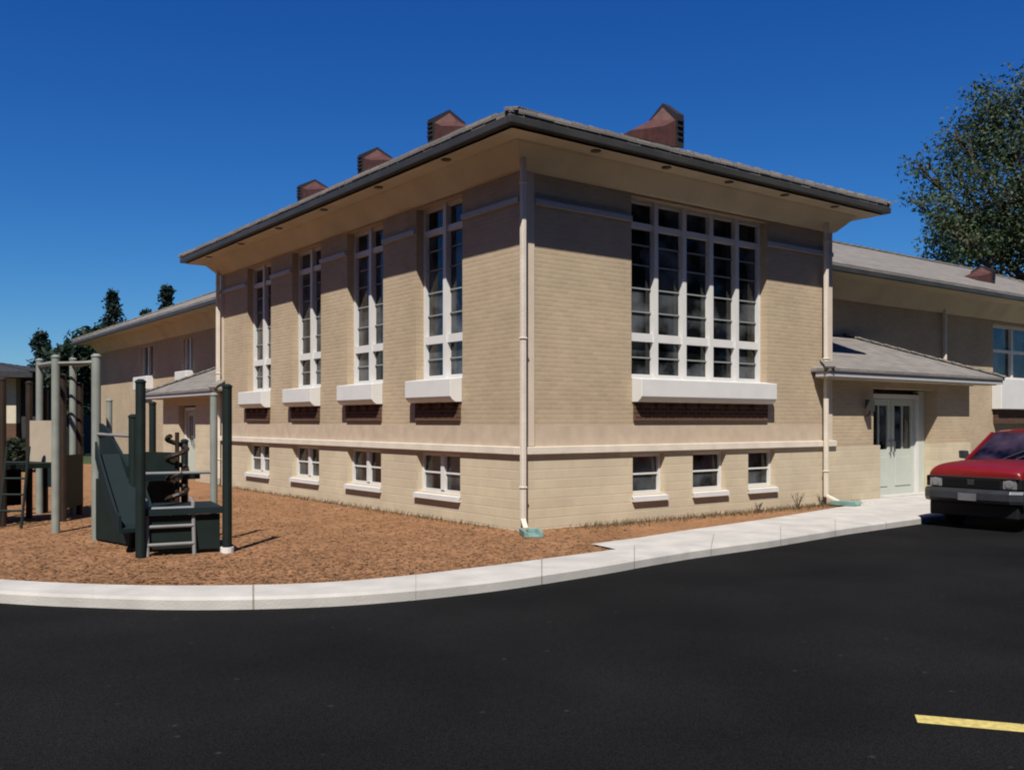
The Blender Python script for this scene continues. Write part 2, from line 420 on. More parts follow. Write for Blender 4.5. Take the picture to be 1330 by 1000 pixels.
# dark void behind the openings
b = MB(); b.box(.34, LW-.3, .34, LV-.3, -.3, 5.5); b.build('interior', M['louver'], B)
# belt course, soldier band, corner board, thin moulding
b = MB()
b.box(-.09, LW+.06, -.09, 0.05, ZB-.10, ZB+.02); b.box(-.09, 0.05, .05, LV+.02, ZB-.10, ZB+.02)
b.build('belt_course', M['belt'], B, bevel=.01)
b = MB(); fbox(b, fR, .27, LW, .0, .012, ZB+.02, ZB+.34); fbox(b, fL, .012, LV, .0, .012, ZB+.02, ZB+.34)
b.build('soldier_course', M['band'], B)
b = MB(); b.box(-.02, .24, -.02, .0, ZB+.03, 5.5); b.build('corner_board', M['quoin'], B)
b = MB(); fbox(b, fR, LW-.14, LW, 0, .02, ZB+.021, 5.5); b.build('corner_board', M['quoin'], B)
b = MB(); fbox(b, fL, LV-.2, LV, 0, .02, ZB+.021, 5.5); b.build('corner_board', M['quoin'], B)
b = MB()
def runs(ops, t0, t1):
    out = []; c = t0
    for o in ops: out.append((c, o[0]-.02)); c = o[1]+.02
    out.append((c, t1)); return out
for fn_, rr in ((fR, runs([win_r], .25, LW)), (fL, runs(win_l, .02, LV))):
    for a, c in rr:
        b = MB(); fbox(b, fn_, a, c, 0, .05, 4.98, 5.06); b.build('moulding', M['strip'], B)

# ---- windows
def tall_window(fn, w, nl, name='window', parent=B, top=None, rec=.24, transom=4.98):
    t0, t1, z0, z1 = w
    f = MB(); r0 = -rec; r1 = -rec+.09
    mw = .095
    fbox(f, fn, t0+.002, t0+mw*.7, r0, r1, z0, z1); fbox(f, fn, t1-mw*.7, t1-.002, r0, r1, z0, z1)
    step = (t1-t0)/nl
    for k in range(1, nl): fbox(f, fn, t0+k*step-mw/2, t0+k*step+mw/2, r0, r1+.03, z0+.003, z1)
    edges = [t0+mw*.7] + sum([[t0+k*step-mw/2, t0+k*step+mw/2] for k in range(1, nl)], []) + [t1-mw*.7]
    zr = 3.08
    for a, c in zip(edges[::2], edges[1::2]):
        for zz, hh in ((zr, .07), (transom, .05)):
            if zz < z1: fbox(f, fn, a, c, r0, r1, zz-hh, zz+hh)
        fbox(f, fn, a, c, r0, r1, z0, z0+.09)
        fbox(f, fn, a, c, r0, r1-.005, z1-.06, z1)
    fo = f.build(name, M['white'], parent)
    m = MB()
    for a, c in zip(edges[::2], edges[1::2]):
        for zz in (2.74, 3.52, 3.92, 4.32, 4.66):
            m = MB(); fbox(m, fn, a, c, r0+.02, r0+.04, zz-.012, zz+.012); m.build('muntin', M['muntin'], fo)
    g = MB(); a = fn(t0+.01, -rec+.012, z0+.01); c = fn(t1-.01, -rec+.012, z1-.01)
    g.face([fn(t0+.01,-rec+.012,z0+.01), fn(t1-.01,-rec+.012,z0+.01), fn(t1-.01,-rec+.012,z1-.01), fn(t0+.01,-rec+.012,z1-.01)])
    g.build('pane', M['glass'], fo)
    # projecting white sill box with a sloped lip, dark brick band below with the sill's shade in its colour
    s_ = MB()
    fbox(s_, fn, t0+.004, t1-.004, -rec+.09, .003, z0+.002, z0+.022)
    prof = [(.003, z0+.02), (.24, z0-.01), (.24, z0-.30), (.20, z0-.35), (.14, z0-.39), (.003, z0-.39)]
    s_.loft([[fn(t, o, z) for o, z in prof] for t in (t0+.005, t1-.005)])
    s_.build('sill', M['white'], fo, bevel=.008)
    p = MB(); fbox(p, fn, t0+.03, t1-.03, .012, .05, z0-.70, z0-.392)
    for q in range(int((t1-t0)/.36)):
        tt = t0+.2+q*.36
        fbox(p, fn, tt-.045, tt+.045, .051, .12, z0-.50, z0-.392)
    p.build('shade_apron', M['redbrick'], fo)
    return fo
tall_window(fR, win_r, 5)
for w in win_l: tall_window(fL, w, 2)
def small_window(fn, w, nl=2, rec=.17):
    t0, t1, z0, z1 = w; f = MB(); r0 = -rec; r1 = -rec+.06; m = .05
    fbox(f, fn, t0+.002, t0+m, r0, r1, z0, z1); fbox(f, fn, t1-m, t1-.002, r0, r1, z0, z1)
    fbox(f, fn, t0+m, t1-m, r0, r1, z0, z0+m); fbox(f, fn, t0+m, t1-m, r0, r1, z1-m, z1)
    for k in range(1, nl):
        c = t0+(t1-t0)*k/nl; fbox(f, fn, c-.05, c+.05, r0, r1+.02, z0+m, z1-m)
    fbox(f, fn, t0+m, t1-m, r0, r1-.02, (z0+z1)/2-.015, (z0+z1)/2+.015)
    fo = f.build('basement_window', M['white'], B)
    g = MB(); g.face([fn(t0+.01,-rec+.01,z0+.01), fn(t1-.01,-rec+.01,z0+.01), fn(t1-.01,-rec+.01,z1-.01), fn(t0+.01,-rec+.01,z1-.01)])
    g.build('pane', M['glass'], fo)
    s_ = MB(); s_.loft([[fn(t, o, z) for o, z in ((-rec+.05, z0+.002), (.07, z0-.03), (.07, z0-.11), (.002, z0-.11), (.002,z0-.015), (-rec+.05,z0-.015))] for t in (t0-.02, t1+.02)])
    s_.build('sill', M['white'], fo)
for w in base_r: small_window(fRb, w, 1)
for w in base_l: small_window(fLb, w, 2)

# ---- roofs
def hip_roof(name, x0, x1, y0, y1, z, pitch, parent=B, thick=.08, mat_='shingle', gable=None):
    """x0..y1 eave rectangle; ridge along the longer side"""
    k = math.tan(R(pitch)); w = min(x1-x0, y1-y0)/2; h = z + w*k
    if (x1-x0) < (y1-y0): ra = (x0+w, y0+w, h); rb = (x0+w, y1-w, h)
    else: ra = (x0+w, y0+w, h); rb = (x1-w, y0+w, h)
    A, Bq, C_, D = (x0,y0,z),(x1,y0,z),(x1,y1,z),(x0,y1,z)
    m = MB()
    vs = [A,Bq,C_,D,ra,rb]
    if (x1-x0) < (y1-y0): fs = [(0,1,4),(1,2,5,4),(2,3,5),(3,0,4,5)]
    else: fs = [(0,1,5,4),(1,2,5),(2,3,4,5),(3,0,4)]
    vs += [(p[0],p[1],z-thick) for p in (A,Bq,C_,D)]
    fs += [(0,1,7,6),(1,2,8,7),(2,3,9,8),(3,0,6,9),(6,7,8,9)]
    m.poly(vs, fs)
    # hip and ridge caps
    if gable is None:
        for p, q in ((A,ra),(Bq, ra if (x1-x0)<(y1-y0) else rb),(D, rb if (x1-x0)<(y1-y0) else ra),(C_,rb),(ra,rb)):
            p = Vector(p); q = Vector(q); n = max(1, int((q-p).length/.35))
            for i in range(n):
                a = p.lerp(q, i/n); c = p.lerp(q, (i+.93)/n)
                m.bar(a+Vector((0,0,.0)), c+Vector((0,0,.02)), .2, .04)
    return m.build(name, M[mat_], parent)
E = .70
hip_roof('roof', -E-.09, LW+E+.09, -E-.09, LV+E+.09, 6.03, 22.6)
# rough shingle butts along the two near eaves (starter course)
b = MB()
def butts(b, x0, x1, y, z, axis):
    t = x0
    while t < x1:
        w = random.uniform(.22,.34); zz = z - .045 + random.uniform(-.004,.006); o = random.uniform(0,.012)
        if axis == 'x': b.box(t, t+w-.015, y-o, y+.09, zz, zz+.07)
        else: b.box(y-o, y+.09, t, t+w-.015, zz, zz+.07)
        t += w
butts(b, -E-.1, LW+E, -E-.105, 6.03, 'x'); butts(b, -E+.25, LV+E, -E-.105, 6.03, 'y')
b.build('roof_edge', M['shingle'], B)
# soffit: cove at wall then flat boards
def soffit(name, x0, x1, y0, y1, zw, zs, e, cove=.34, parent=B, sides='rl'):
    m = MB()
    def ring(o, z): return [(x0-o,y0-o,z),(x1+o,y0-o,z),(x1+o,y1+o,z),(x0-o,y1+o,z)]
    rings = [ring(0.004, zw), ring(.06, zw+.02), ring(cove, zs-.03), ring(cove+.02, zs), ring(e, zs)]
    for a, c in zip(rings[:-1], rings[1:]):
        for k in range(4): m.face([a[k], a[(k+1)%4], c[(k+1)%4], c[k]])
    return m.build(name, M['soffit'], parent)
so = soffit('soffit', 0, LW, 0, LV, 5.46, 5.80, E)
for c in [(1.0+k*1.55, -.58) for k in range(5)] + [(-.58, 1.2+k*2.2) for k in range(6)]:
    b = MB(); b.tube([(c[0],c[1],5.80),(c[0],c[1],5.785)], .08, 14); b.build('downlight', M['downlight'], so)
def gutter(name, x0, x1, y0, y1, z0, z1, w=.12, parent=B):
    m = MB()
    m.box(x0-w, x1+w, y0-w, y0, z0, z1); m.box(x0-w, x1+w, y1, y1+w, z0, z1)
    m.box(x0-w, x0, y0, y1, z0, z1); m.box(x1, x1+w, y0, y1, z0, z1)
    return m.build(name, M['gutter'], parent, bevel=.012)
gutter('gutter', -E, LW+E, -E, LV+E, 5.83, 5.945)
# downspouts
def downspout(x, y, z0, z1, w=.09, foot=None, parent=B):
    m = MB(); m.box(x-w/2, x+w/2, y-w/2, y+w/2, z0, z1)
    for zz in (z0+.5, (z0+z1)/2, z1-.4): m.box(x-w/2-.012, x+w/2+.012, y-w/2-.012, y+w/2+.012, zz, zz+.03)
    if foot: m.bar((x, y, z0+.03), (x+foot[0], y+foot[1], z0-.08), w, w*.8)
    return m.build('downspout', M['belt'], parent, bevel=.01)
downspout(-.08, -.15, .14, 5.62, .075, (-.12,-.22))
downspout(7.55, -.15, .14, 5.62, .075, (.05,-.25))
downspout(-.12, LV-.1, .14, 5.62, .09, (-.2,-.05))
# roof ventilators : brick-red saddle with dark louvred end
def ventilator(along, c, off, L_, h, zr, parent=B):
    m = MB(); w = .30
    def P(t, o, z): return (t, off+o, z) if along == 'x' else (off+o, t, z)
    prof0 = [(-w, 0), (w, .25), (w, .30), (0, .30), (-w, .06)]
    a, d = c, c+L_
    secs = []
    for t, k in ((a, .18), (a+L_*.55, .62), (d-.18, 1.0)):
        secs.append([P(t,-w,zr-.1), P(t,w,zr+.1), P(t,w,zr+h*k*.7), P(t,0,zr+h*k), P(t,-w,zr+h*k*.55)])
    m.loft(secs)
    o = m.build('roof_ventilator', M['tile'], parent)
    q = MB()
    q.loft([[P(t,-w-.03,zr-.1), P(t,w+.03,zr+.1), P(t,w+.03,zr+h*.8), P(t,0,zr+h*1.12), P(t,-w-.03,zr+h*.72)] for t in (d-.178, d)])
    for s_ in range(4):
        zz = zr+.05+s_*h*.15
        p0 = P(d-.165, -w-.06, zz); p1 = P(d-.02, -w-.031, zz+.03)
        q.box(p0[0], p1[0], p0[1], p1[1], zz, zz+.03)
    q.build('louvre', M['louver'], o)
kz = math.tan(R(22.6))
for v_, L_, h in ((1.55, .85, .50), (4.0, .95, .46), (6.7, 1.05, .42)): ventilator('y', v_, .15, L_, h, 6.03+1.0*kz)
ventilator('x', 2.50, .20, .95, .66, 6.03+1.05*kz)

# ---- right wing
WE = 5.13
def wing(x0, x1, y0, y1, e, name):
    b = MB(); b.box(x0, x1, y0, y1, -.3, WE-.35); b.build(name+'_wall', M['brick'], B)
    hip_roof(name+'_roof', x0-e-.08, x1+e+.08, y0-e-.08, y1+e+.08, WE+.12, 23)
    soffit(name+'_soffit', x0, x1, y0, y1, WE-.50, WE-.06, e, .3)
    gutter(name+'_gutter', x0-e, x1+e, y0-e, y1+e, WE-.07, WE+.05, .10)
# wing walls pierced for its windows
b = MB(); VW = 2.2
fW = fr('r', VW); ww = [(19.2, 22.0, 2.9, 4.52), (23.6, 25.2, 2.9, 4.52)]
wall_mesh(b, fW, LW+.02, 28, -.3, WE-.35, ww, .25)
b.box(LW+.02, 28, VW+.6, VW+7, -.3, WE-.4)
b.build('wing_wall', M['brick'], B)
hip_roof('wing_roof', LW-1.5, 28.9, VW-.98, VW+7.5, WE+.12, 23)
soffit('wing_soffit', LW+.5, 28, VW, VW+6.6, WE-.50, WE-.06, .9, .34)
gutter('wing_gutter', LW+.5, 28, VW-.0-.9, VW+7.4, WE-.07, WE+.05, .10)
for w in ww:
    t0,t1,z0,z1 = w
    f = MB(); 
    for a, c in ((t0+.002,t0+.1),(t1-.1,t1-.002),((t0+t1)/2-.06,(t0+t1)/2+.06)): fbox(f, fW, a, c, -.2, -.1, z0, z1)
    for a, c in ((t0+.1,(t0+t1)/2-.06),((t0+t1)/2+.06,t1-.1)):
        for z in (z0, (z0+z1)/2, z1-.08): fbox(f, fW, a, c, -.2, -.11, z, z+.08)
    fo = f.build('window', M['white'], B)
    g = MB(); g.face([fW(t0+.01,-.19,z0+.01), fW(t1-.01,-.19,z0+.01), fW(t1-.01,-.19,z1-.01), fW(t0+.01,-.19,z1-.01)]); g.build('pane', M['glass'], fo)
    s_ = MB(); fbox(s_, fW, t0-.1, t1+.1, .003, .30, z0-.9, z0); s_.build('sill', M['white'], fo, bevel=.02)
    p = MB(); fbox(p, fW, t0, t1, .003, .15, z0-1.3, z0-.902); p.build('shade_apron', M['redbrick'], fo)  # same dark band under the sill, shade put into its colour
downspout(16.3, VW-.10, .1, WE-.3, .08, (0,-.2))
ventilator('x', 18.9, VW+.6, 1.0, .42, WE+.12+1.5*math.tan(R(23)))

# ---- entrance porches (hipped lean-to in front of the wing)
def porch_roof(kind, t0, t1, o_eave, ze, back, pitch, name):
    """o_eave: distance of eave in front of facade plane; back: plane of wing wall"""
    fn = fr(kind); k = math.tan(R(pitch)); run = back+o_eave; zt = ze+run*k
    m = MB()
    def P(t, o, z): return fn(t, o, z)
    A = P(t0,o_eave,ze); Bp = P(t1,o_eave,ze); Cq = P(t1-run,-back,zt); D = P(t0+run,-back,zt); E0 = P(t0,-back,ze); E1 = P(t1,-back,ze)
    m.face([A,Bp,Cq,D]); m.face([E0,A,D]); m.face([Bp,E1,Cq]); 
    th = Vector((0,0,-.06))
    m.face([A,Bp,Bp+th,A+th]); m.face([A,E0,E0+th,A+th]); m.face([Bp,E1,E1+th,Bp+th])
    for p, q in ((A,D),(Bp,Cq)):
        n = int((q-p).length/.3)
        for i in range(n): m.bar(p.lerp(q,i/n)+Vector((0,0,.02)), p.lerp(q,(i+.93)/n)+Vector((0,0,.035)), .2, .04)
    ro = m.build(name, M['shingle'], B)
    return ro
pz = 2.53; PO = .45
PT0, PT1 = 7.25, 14.3
porch_roof('r', PT0, PT1, PO, pz+.16, VW-.003, 22, 'porch_roof')
b = MB(); fbox(b, fR, PT0+.03, PT1-.03, PO-.03-.10, PO-.03, pz-.0, pz+.098); b.box(PT1-.13, PT1-.03, -PO+.13, VW-.02, pz, pz+.098); b.box(PT0+.03, PT0+.13, -PO+.13, -.095, pz, pz+.098)
b.build('porch_gutter', M['strip'], B)
b = MB(); fbox(b, fR, PT0+.13, PT1-.13, .0, PO-.135, pz-.02, pz+.02); b.box(LW+.02, PT1-.6, .0, .3, pz-.04, pz+.0)
b.build('porch_soffit', M['soffit'], B)
DR = (9.62, 11.85, -.0, 2.22)
b = MB()
PW1 = 13.5
wall_mesh(b, fR, LW+.001, PW1, ZB-.101, pz-.04, [(9.45,12.05,-.3,2.36)], .62)
b.face([(PW1,0,-.3),(PW1,VW,-.3),(PW1,VW,pz),(PW1,0,pz)])
b.build('porch_wall', M['brick'], B)
b = MB(); b.box(12.051, PW1+.01, -.03, .61, -.3, ZB-.10); b.build('porch_base', M['base'], B)
b = MB()
b.face([(9.451,-.03,-.3),(9.451,.62,-.3),(9.451,.62,2.36),(9.451,-.03,2.36)]) if False else None
for x in (9.661,):
    b.face([(x,-.03,-.3),(x,.62,-.3),(x,.62,ZB-.1),(x,-.03,ZB-.1)])
b.build('porch_base', M['base'], B)
b = MB(); b.box(9.2, 12.3, .62, .75, -.3, 2.5); b.build('porch_back_wall', M['brick'], B)
# double door with glazed upper leaves and sidelights
def double_door(fn, t0, t1, zt, rec):
    f = MB(); mid = (t0+t1)/2
    for a, c in ((t0,t0+.10),(t1-.10,t1),): fbox(f, fn, a, c, -rec, -rec+.14, 0, zt)
    fbox(f, fn, t0+.10, t1-.10, -rec, -rec+.14, zt-.10, zt)
    fo = f.build('door_frame', M['white'], B)
    for a, c, s in ((t0+.11, mid-.01, 1), (mid+.01, t1-.11, -1)):
        d = MB()
        fbox(d, fn, a, c, -rec+.02, -rec+.08, .01, 1.02)            # lower panel
        fbox(d, fn, a, a+.13, -rec+.02, -rec+.08, 1.02, zt-.11); fbox(d, fn, c-.13, c, -rec+.02, -rec+.08, 1.02, zt-.11)
        fbox(d, fn, a+.13, c-.13, -rec+.02, -rec+.08, zt-.25, zt-.11)
        fbox(d, fn, (a+c)/2-.02, (a+c)/2+.02, -rec+.03, -rec+.075, 1.02, zt-.25)
        fbox(d, fn, a+.15, c-.15, -rec+.081, -rec+.095, .2, .85)
        do = d.build('door', M['door'], B, bevel=.004)
        g = MB(); g.face([fn(a+.12,-rec+.045,1.0), fn(c-.12,-rec+.045,1.0), fn(c-.12,-rec+.045,zt-.2), fn(a+.12,-rec+.045,zt-.2)]); g.build('door_glass', M['glass'], do)
        h = MB(); hx = c-.06 if s > 0 else a+.06
        h.tube([fn(hx,-rec+.08,.95), fn(hx,-rec+.14,.97), fn(hx,-rec+.14,1.2), fn(hx,-rec+.08,1.22)], .014, 8); h.build('handle', M['metal'], do)
double_door(fR, 9.68, 11.8, 2.25, .45)
for x0_, x1_ in ((9.46, 9.68), (11.8, 12.04)):
    b = MB(); b.box(x0_, x1_, .31, .45, -.02, 2.34); b.build('door_jamb', M['door'], B)
b = MB(); b.box(9.46, 12.06, -.01, .62, -.06, .012); b.build('threshold', M['concrete'], B)
downspout(7.62, -.42, .3, pz, .08) if False else None
b = MB(); b.tube([(9.1,-.02,1.75),(9.1,-.12,1.78),(9.1,-.14,1.86)], .02, 8); b.box(9.03, 9.17, -.21, -.07, 1.86, 2.1); b.build('wall_lantern', M['gutter'], B)

# ---- left wing (u offset) and its porch
UW = 1.7
fWL = fr('l', UW)
b = MB()
wl = [(20.4, 21.4, 3.35, 4.5), (25.0, 26.6, 3.35, 4.5)]
wall_mesh(b, fWL, LV+.02, 33, -.3, WE-.35, wl, .2)
b.box(UW+.5, UW+7, LV+.02, 32.9, -.3, WE-.4)
b.face([(UW,33,-.3),(UW+7,33,-.3),(UW+7,33,WE-.35),(UW,33,WE-.35)])
b.build('wing_wall', M['brick'], B)
hip_roof('wing_roof', UW-.98, UW+8, LV-1.5, 33.95, WE+.12, 23)
soffit('wing_soffit', UW, UW+7, LV+.5, 33, WE-.50, WE-.06, .9, .34)
gutter('wing_gutter', UW-.9, UW+7.9, LV-.4, 33.9, WE-.07, WE+.05, .10)
ventilator('y', 13.9, UW-.2, 1.0, .42, WE+.12+.9*math.tan(R(23)))
for w in wl:
    t0,t1,z0,z1 = w
    f = MB()
    for a, c in ((t0+.002,t0+.1),(t1-.1,t1-.002),((t0+t1)/2-.06,(t0+t1)/2+.06)): fbox(f, fWL, a, c, -.15, -.06, z0, z1)
    fbox(f, fWL, t0+.1, t1-.1, -.15, -.07, z0, z0+.08)
    fo = f.build('window', M['white'], B)
    g = MB(); g.face([fWL(t0+.01,-.14,z0+.01), fWL(t1-.01,-.14,z0+.01), fWL(t1-.01,-.14,z1-.01), fWL(t0+.01,-.14,z1-.01)]); g.build('pane', M['glass'], fo)
    s_ = MB(); fbox(s_, fWL, t0-.1, t1+.1, .003, .28, z0-.5, z0); s_.build('sill', M['white'], fo, bevel=.02)
LP0, LP1 = LV-.6, 18.6
porch_roof('l', LP0, LP1, .45, pz-.04, UW-.003, 24, 'porch_roof')
b = MB(); fbox(b, fL, LP0+.03, LP1-.03, .32, .42, pz-.20, pz-.102); b.build('porch_gutter', M['strip'], B)
b = MB(); fbox(b, fL, LV+.02, LP1-.2, -.3, .318, pz-.22, pz-.18); b.build('porch_soffit', M['soffit'], B)
b = MB()
wall_mesh(b, fL, LV+.001, 18.0, -.3, pz-.22, [(15.0, 16.5, -.3, 2.1)], .35)
b.face([(0,18.0,-.3),(UW,18.0,-.3),(UW,18.0,pz-.2),(0,18.0,pz-.2)])
b.build('porch_wall', M['base'], B)
double_door(fL, 15.05, 16.45, 2.05, .30)

# ------------------------------------------------------------------ splash blocks
def splash(loc, rz, lab):
    b = MB()
    prof = [(-.14,.0),(-.14,.09),(-.10,.09),(-.07,.03),(.07,.03),(.10,.09),(.14,.09),(.14,0)]
    b.loft([[(x, y, z) for x, z in prof] for y in (-.25,.25)])
    b.box(-.139,.139,.20,.249,.03,.088)
    o = b.build('splash_block', M['teal_block'], bevel=.008); o.location = loc; o.rotation_euler = (0,0,rz)
    return tag(o, lab, 'splash block', 'splash blocks under the downspouts')
splash(loc2w(-.24,-.55,-.02), ROT-.5, 'green splash block in the mulch at the foot of the corner downspout')
splash(loc2w(7.60,-.55,.0), ROT+.1, 'green splash block beside the pale walk at the foot of the downspout near the entrance')

# ------------------------------------------------------------------ dry grass at the wall foot
b = MB()
for i in range(2600):
    if random.random() < .62:
        u_ = random.uniform(1.0, 8.3); v_ = -random.uniform(.06, .42) * (1 if random.random()<.8 else 1.6)
    else:
        u_ = -random.uniform(.06,.3); v_ = random.uniform(.5, 12.5)
    if random.random() < .5: u_ += .25*math.sin(i*.7)*(v_<0)
    p = loc2w(u_, v_, -.025); h = random.uniform(.03,.11); a = random.uniform(0,6.28); w = .008
    d = Vector((math.cos(a),math.sin(a),0)); t = Vector((random.uniform(-.07,.07), random.uniform(-.07,.07), h))
    b.face([p-d*w, p+d*w, p+t])
o = b.build('dry_grass', M['dry'], fix=False); struct(o, 'stuff')
def weed(p, h, n, lab):
    b = MB()
    for i in range(n):
        a = random.uniform(0,6.28); l = random.uniform(.5,1)*h; tip = p+Vector((math.cos(a)*l*.45, math.sin(a)*l*.45, l))
        mid = p.lerp(tip,.5)+Vector((0,0,.03)); b.tube([p, mid, tip], [.006,.004,.002], 4)
        for q in range(5):
            c = mid.lerp(tip, q/5); d = Vector((random.uniform(-1,1),random.uniform(-1,1),random.uniform(-.2,.6))).normalized()*.05
            s_ = Vector((d.y,-d.x,0))*.35; b.face([c, c+d*.5+s_, c+d, c+d*.5-s_])
    return tag(b.build('weed', M['dry'], fix=False), lab, 'plant', 'dry weeds along the wall foot')
weed(loc2w(6.35,-.35,-.02), .34, 11, 'tallest dry brown weed, in front of the wall right of the small basement windows')
weed(loc2w(5.25,-.3,-.02), .22, 9, 'low dry weed at the wall foot below the third basement window from the corner')
weed(loc2w(7.2,-.28,-.02), .26, 9, 'dry weed standing just left of the green splash block by the entrance walk')

# ------------------------------------------------------------------ playground
def posts(lst, parent, matn, r=.055, cap=True):
    for (x, y, h) in lst:
        b = MB(); b.tube([(x,y,-.1),(x,y,h)], r, 14)
        o = b.build('post', M[matn], parent, smooth=False)
        if cap:
            c = MB(); c.tube([(x,y,h),(x,y,h+.02),(x,y,h+.045)], [r+.008,r+.008,r*.5], 14); c.build('cap', M[matn], o)
PS = empty('play_structure', (-4.6, 12.4, 0), 0, 'low play structure with dark green posts, dark teal slide and grey step ladder', 'playground')
def rel(p): return (p[0]+4.6, p[1]-12.4)
def rl(lst): return [(x+4.6, y-12.4, h) for x, y, h in lst]
posts(rl([(-4.55,11.44,2.12),(-3.63,11.9,2.08),(-5.02,12.38,1.7)]), PS, 'gpost', .06)
posts(rl([(-4.10,12.84,2.0)]), PS, 'lpost', .05)
posts(rl([(-5.83,13.1,2.55)]), PS, 'lpost', .06)
# white foot of the near right post
b = MB(); b.tube([(.97,-.5,-.06),(.97,-.5,.05)], .085, 14); b.build('post_foot', M['white'], PS)
d1 = Vector((.92,.46,0)).normalized(); n1 = Vector((-.447,.894,0)); UP = Vector((0,0,1))
b = MB(); b.obox((.275,-.26,.52), d1, n1, UP, .47, .49, .04); b.build('deck', M['teal'], PS)
b = MB(); b.obox(Vector((.275,-.26,.25))-n1*.42, d1, n1, UP, .44, .015, .22); b.build('skirt_panel', M['gpost'], PS)
# grey step frame in front of the low deck
b = MB()
q0 = Vector((.12,-.92,0)); q1 = q0+d1*.55
for q in (q0, q1): b.tube([q+Vector((0,0,-.05)), q+n1*.12+Vector((0,0,.62)), q+n1*.35+Vector((0,0,.66))], .024, 8)
for z in (.12,.34,.56): b.tube([q0+n1*.18*z+Vector((0,0,z)), q1+n1*.18*z+Vector((0,0,z))], .022, 8)
b.build('step_ladder', M['grey'], PS)
# upper deck and its guard panels
c2 = Vector((-.5,.72,.88)); d2 = Vector((-.81,.72,0)).normalized(); n2 = Vector((-.66,-.75,0)).normalized()
b = MB(); b.obox(c2, d2, n2, UP, .5, .5, .04); b.build('deck', M['teal'], PS)
b = MB(); 
A_ = Vector((-.50,-.02,0)); D_ = Vector((-1.17,.66,0))
b.poly([A_+Vector((0,0,.9)), D_+Vector((0,0,.9)), D_+Vector((0,0,1.62)), D_.lerp(A_,.25)+Vector((0,0,1.55)), A_+Vector((0,0,1.05)),
        A_+Vector((.03,.03,.9)), D_+Vector((.03,.03,.9)), D_+Vector((.03,.03,1.62)), D_.lerp(A_,.25)+Vector((.03,.03,1.55)), A_+Vector((.03,.03,1.05))],
       [(0,1,2,3,4),(5,9,8,7,6),(0,5,6,1),(1,6,7,2),(2,7,8,3),(3,8,9,4),(4,9,5,0)])
b.build('guard_panel', M['teal'], PS)
# slide : trough lofted from the upper deck down to the right, in front
sec = []
for i in range(15):
    t = i/14; x = -.74+.62*t; y = .12-.72*t; z = 1.18-1.0*t**.9 if t < .85 else 1.18-1.0*.85**.9 - (t-.85)*.3
    w = .24
    dd = Vector((.62,-.72,0)).normalized(); nn = Vector((-dd.y, dd.x, 0))
    c = Vector((x,y,z))
    sec.append([c+nn*o+Vector((0,0,h)) for o, h in ((-w,.20),(-w,-.02),(w,-.02),(w,.20),(w-.03,.20),(w-.04,.03),(-w+.04,.03),(-w+.03,.20))])
b = MB(); b.loft(sec); b.build('slide', M['teal'], PS)
b = MB(); b.obox(Vector((-.83,.33,.43)), Vector((-.81,.72,0)).normalized(), Vector((.72,.81,0)).normalized(), UP, .50, .02, .42); b.build('slide_panel', M['gpost'], PS)
# corkscrew climber
b = MB(); cx, cy = (230-665)/F*12.75+4.6, .35
b.tube([(cx,cy,-.05),(cx,cy,1.5)], .03, 8)
b.tube([(cx+.13*math.cos(a*.5), cy+.13*math.sin(a*.5), .15+a*.022) for a in range(0, 60)], .034, 7)
b.build('corkscrew_climber', M['brown'], PS)
b = MB()
for z in (1.05, 1.45):
    b.tube([Vector(rel((-5.02,12.38))+(z,)), Vector(rel((-5.83,13.1))+(z+.02,))], .022, 8)
for z in (.95,):
    b.tube([Vector(rel((-5.02,12.38))+(z,)), Vector(rel((-4.10,12.84))+(z,))], .022, 8)
b.build('handrail', M['grey'], PS)
# beige roof-high panel between light posts
posts(rl([(-5.35,13.9,1.9),(-4.75,13.55,1.35)]), PS, 'gpost', .05)
b = MB(); b.obox(Vector(rel((-5.1,13.6))+(.75,)), Vector((.85,-.5,0)).normalized(), Vector((.5,.85,0)).normalized(), UP, .36, .02, .45); b.build('play_panel', M['gpost'], PS)
b = MB(); b.tube([rel((-5.35,13.9))+(.35,), rel((-5.9,14.4))+(.35,)], .30, 16); b.build('crawl_tube', M['teal'], PS)
OL = empty('overhead_ladder', (-7.3, 15.2, 0), 0, 'grey green overhead ladder with tall pale posts and top rails behind the slide', 'playground ladder')
lp = [(-6.15,13.8,2.6),(-6.84,14.0,2.6),(-8.55,16.9,2.74),(-7.85,16.7,2.74)]
posts([(x+7.3,y-15.2,h) for x,y,h in lp], OL, 'lpost', .06)
b = MB()
r1 = [Vector((x+7.3,y-15.2,h-.08)) for x,y,h in (lp[0],lp[3])]; r2 = [Vector((x+7.3,y-15.2,h-.08)) for x,y,h in (lp[1],lp[2])]
b.tube(r1, .04, 8); b.tube(r2, .04, 8); b.build('top_rail', M['lpost'], OL)
for i in range(11):
    k = 0; s = i/10
    b = MB(); b.tube([r1[k].lerp(r1[k+1], s), r2[k].lerp(r2[k+1], s)], .02, 7); b.build('rung', M['lpost'], OL)

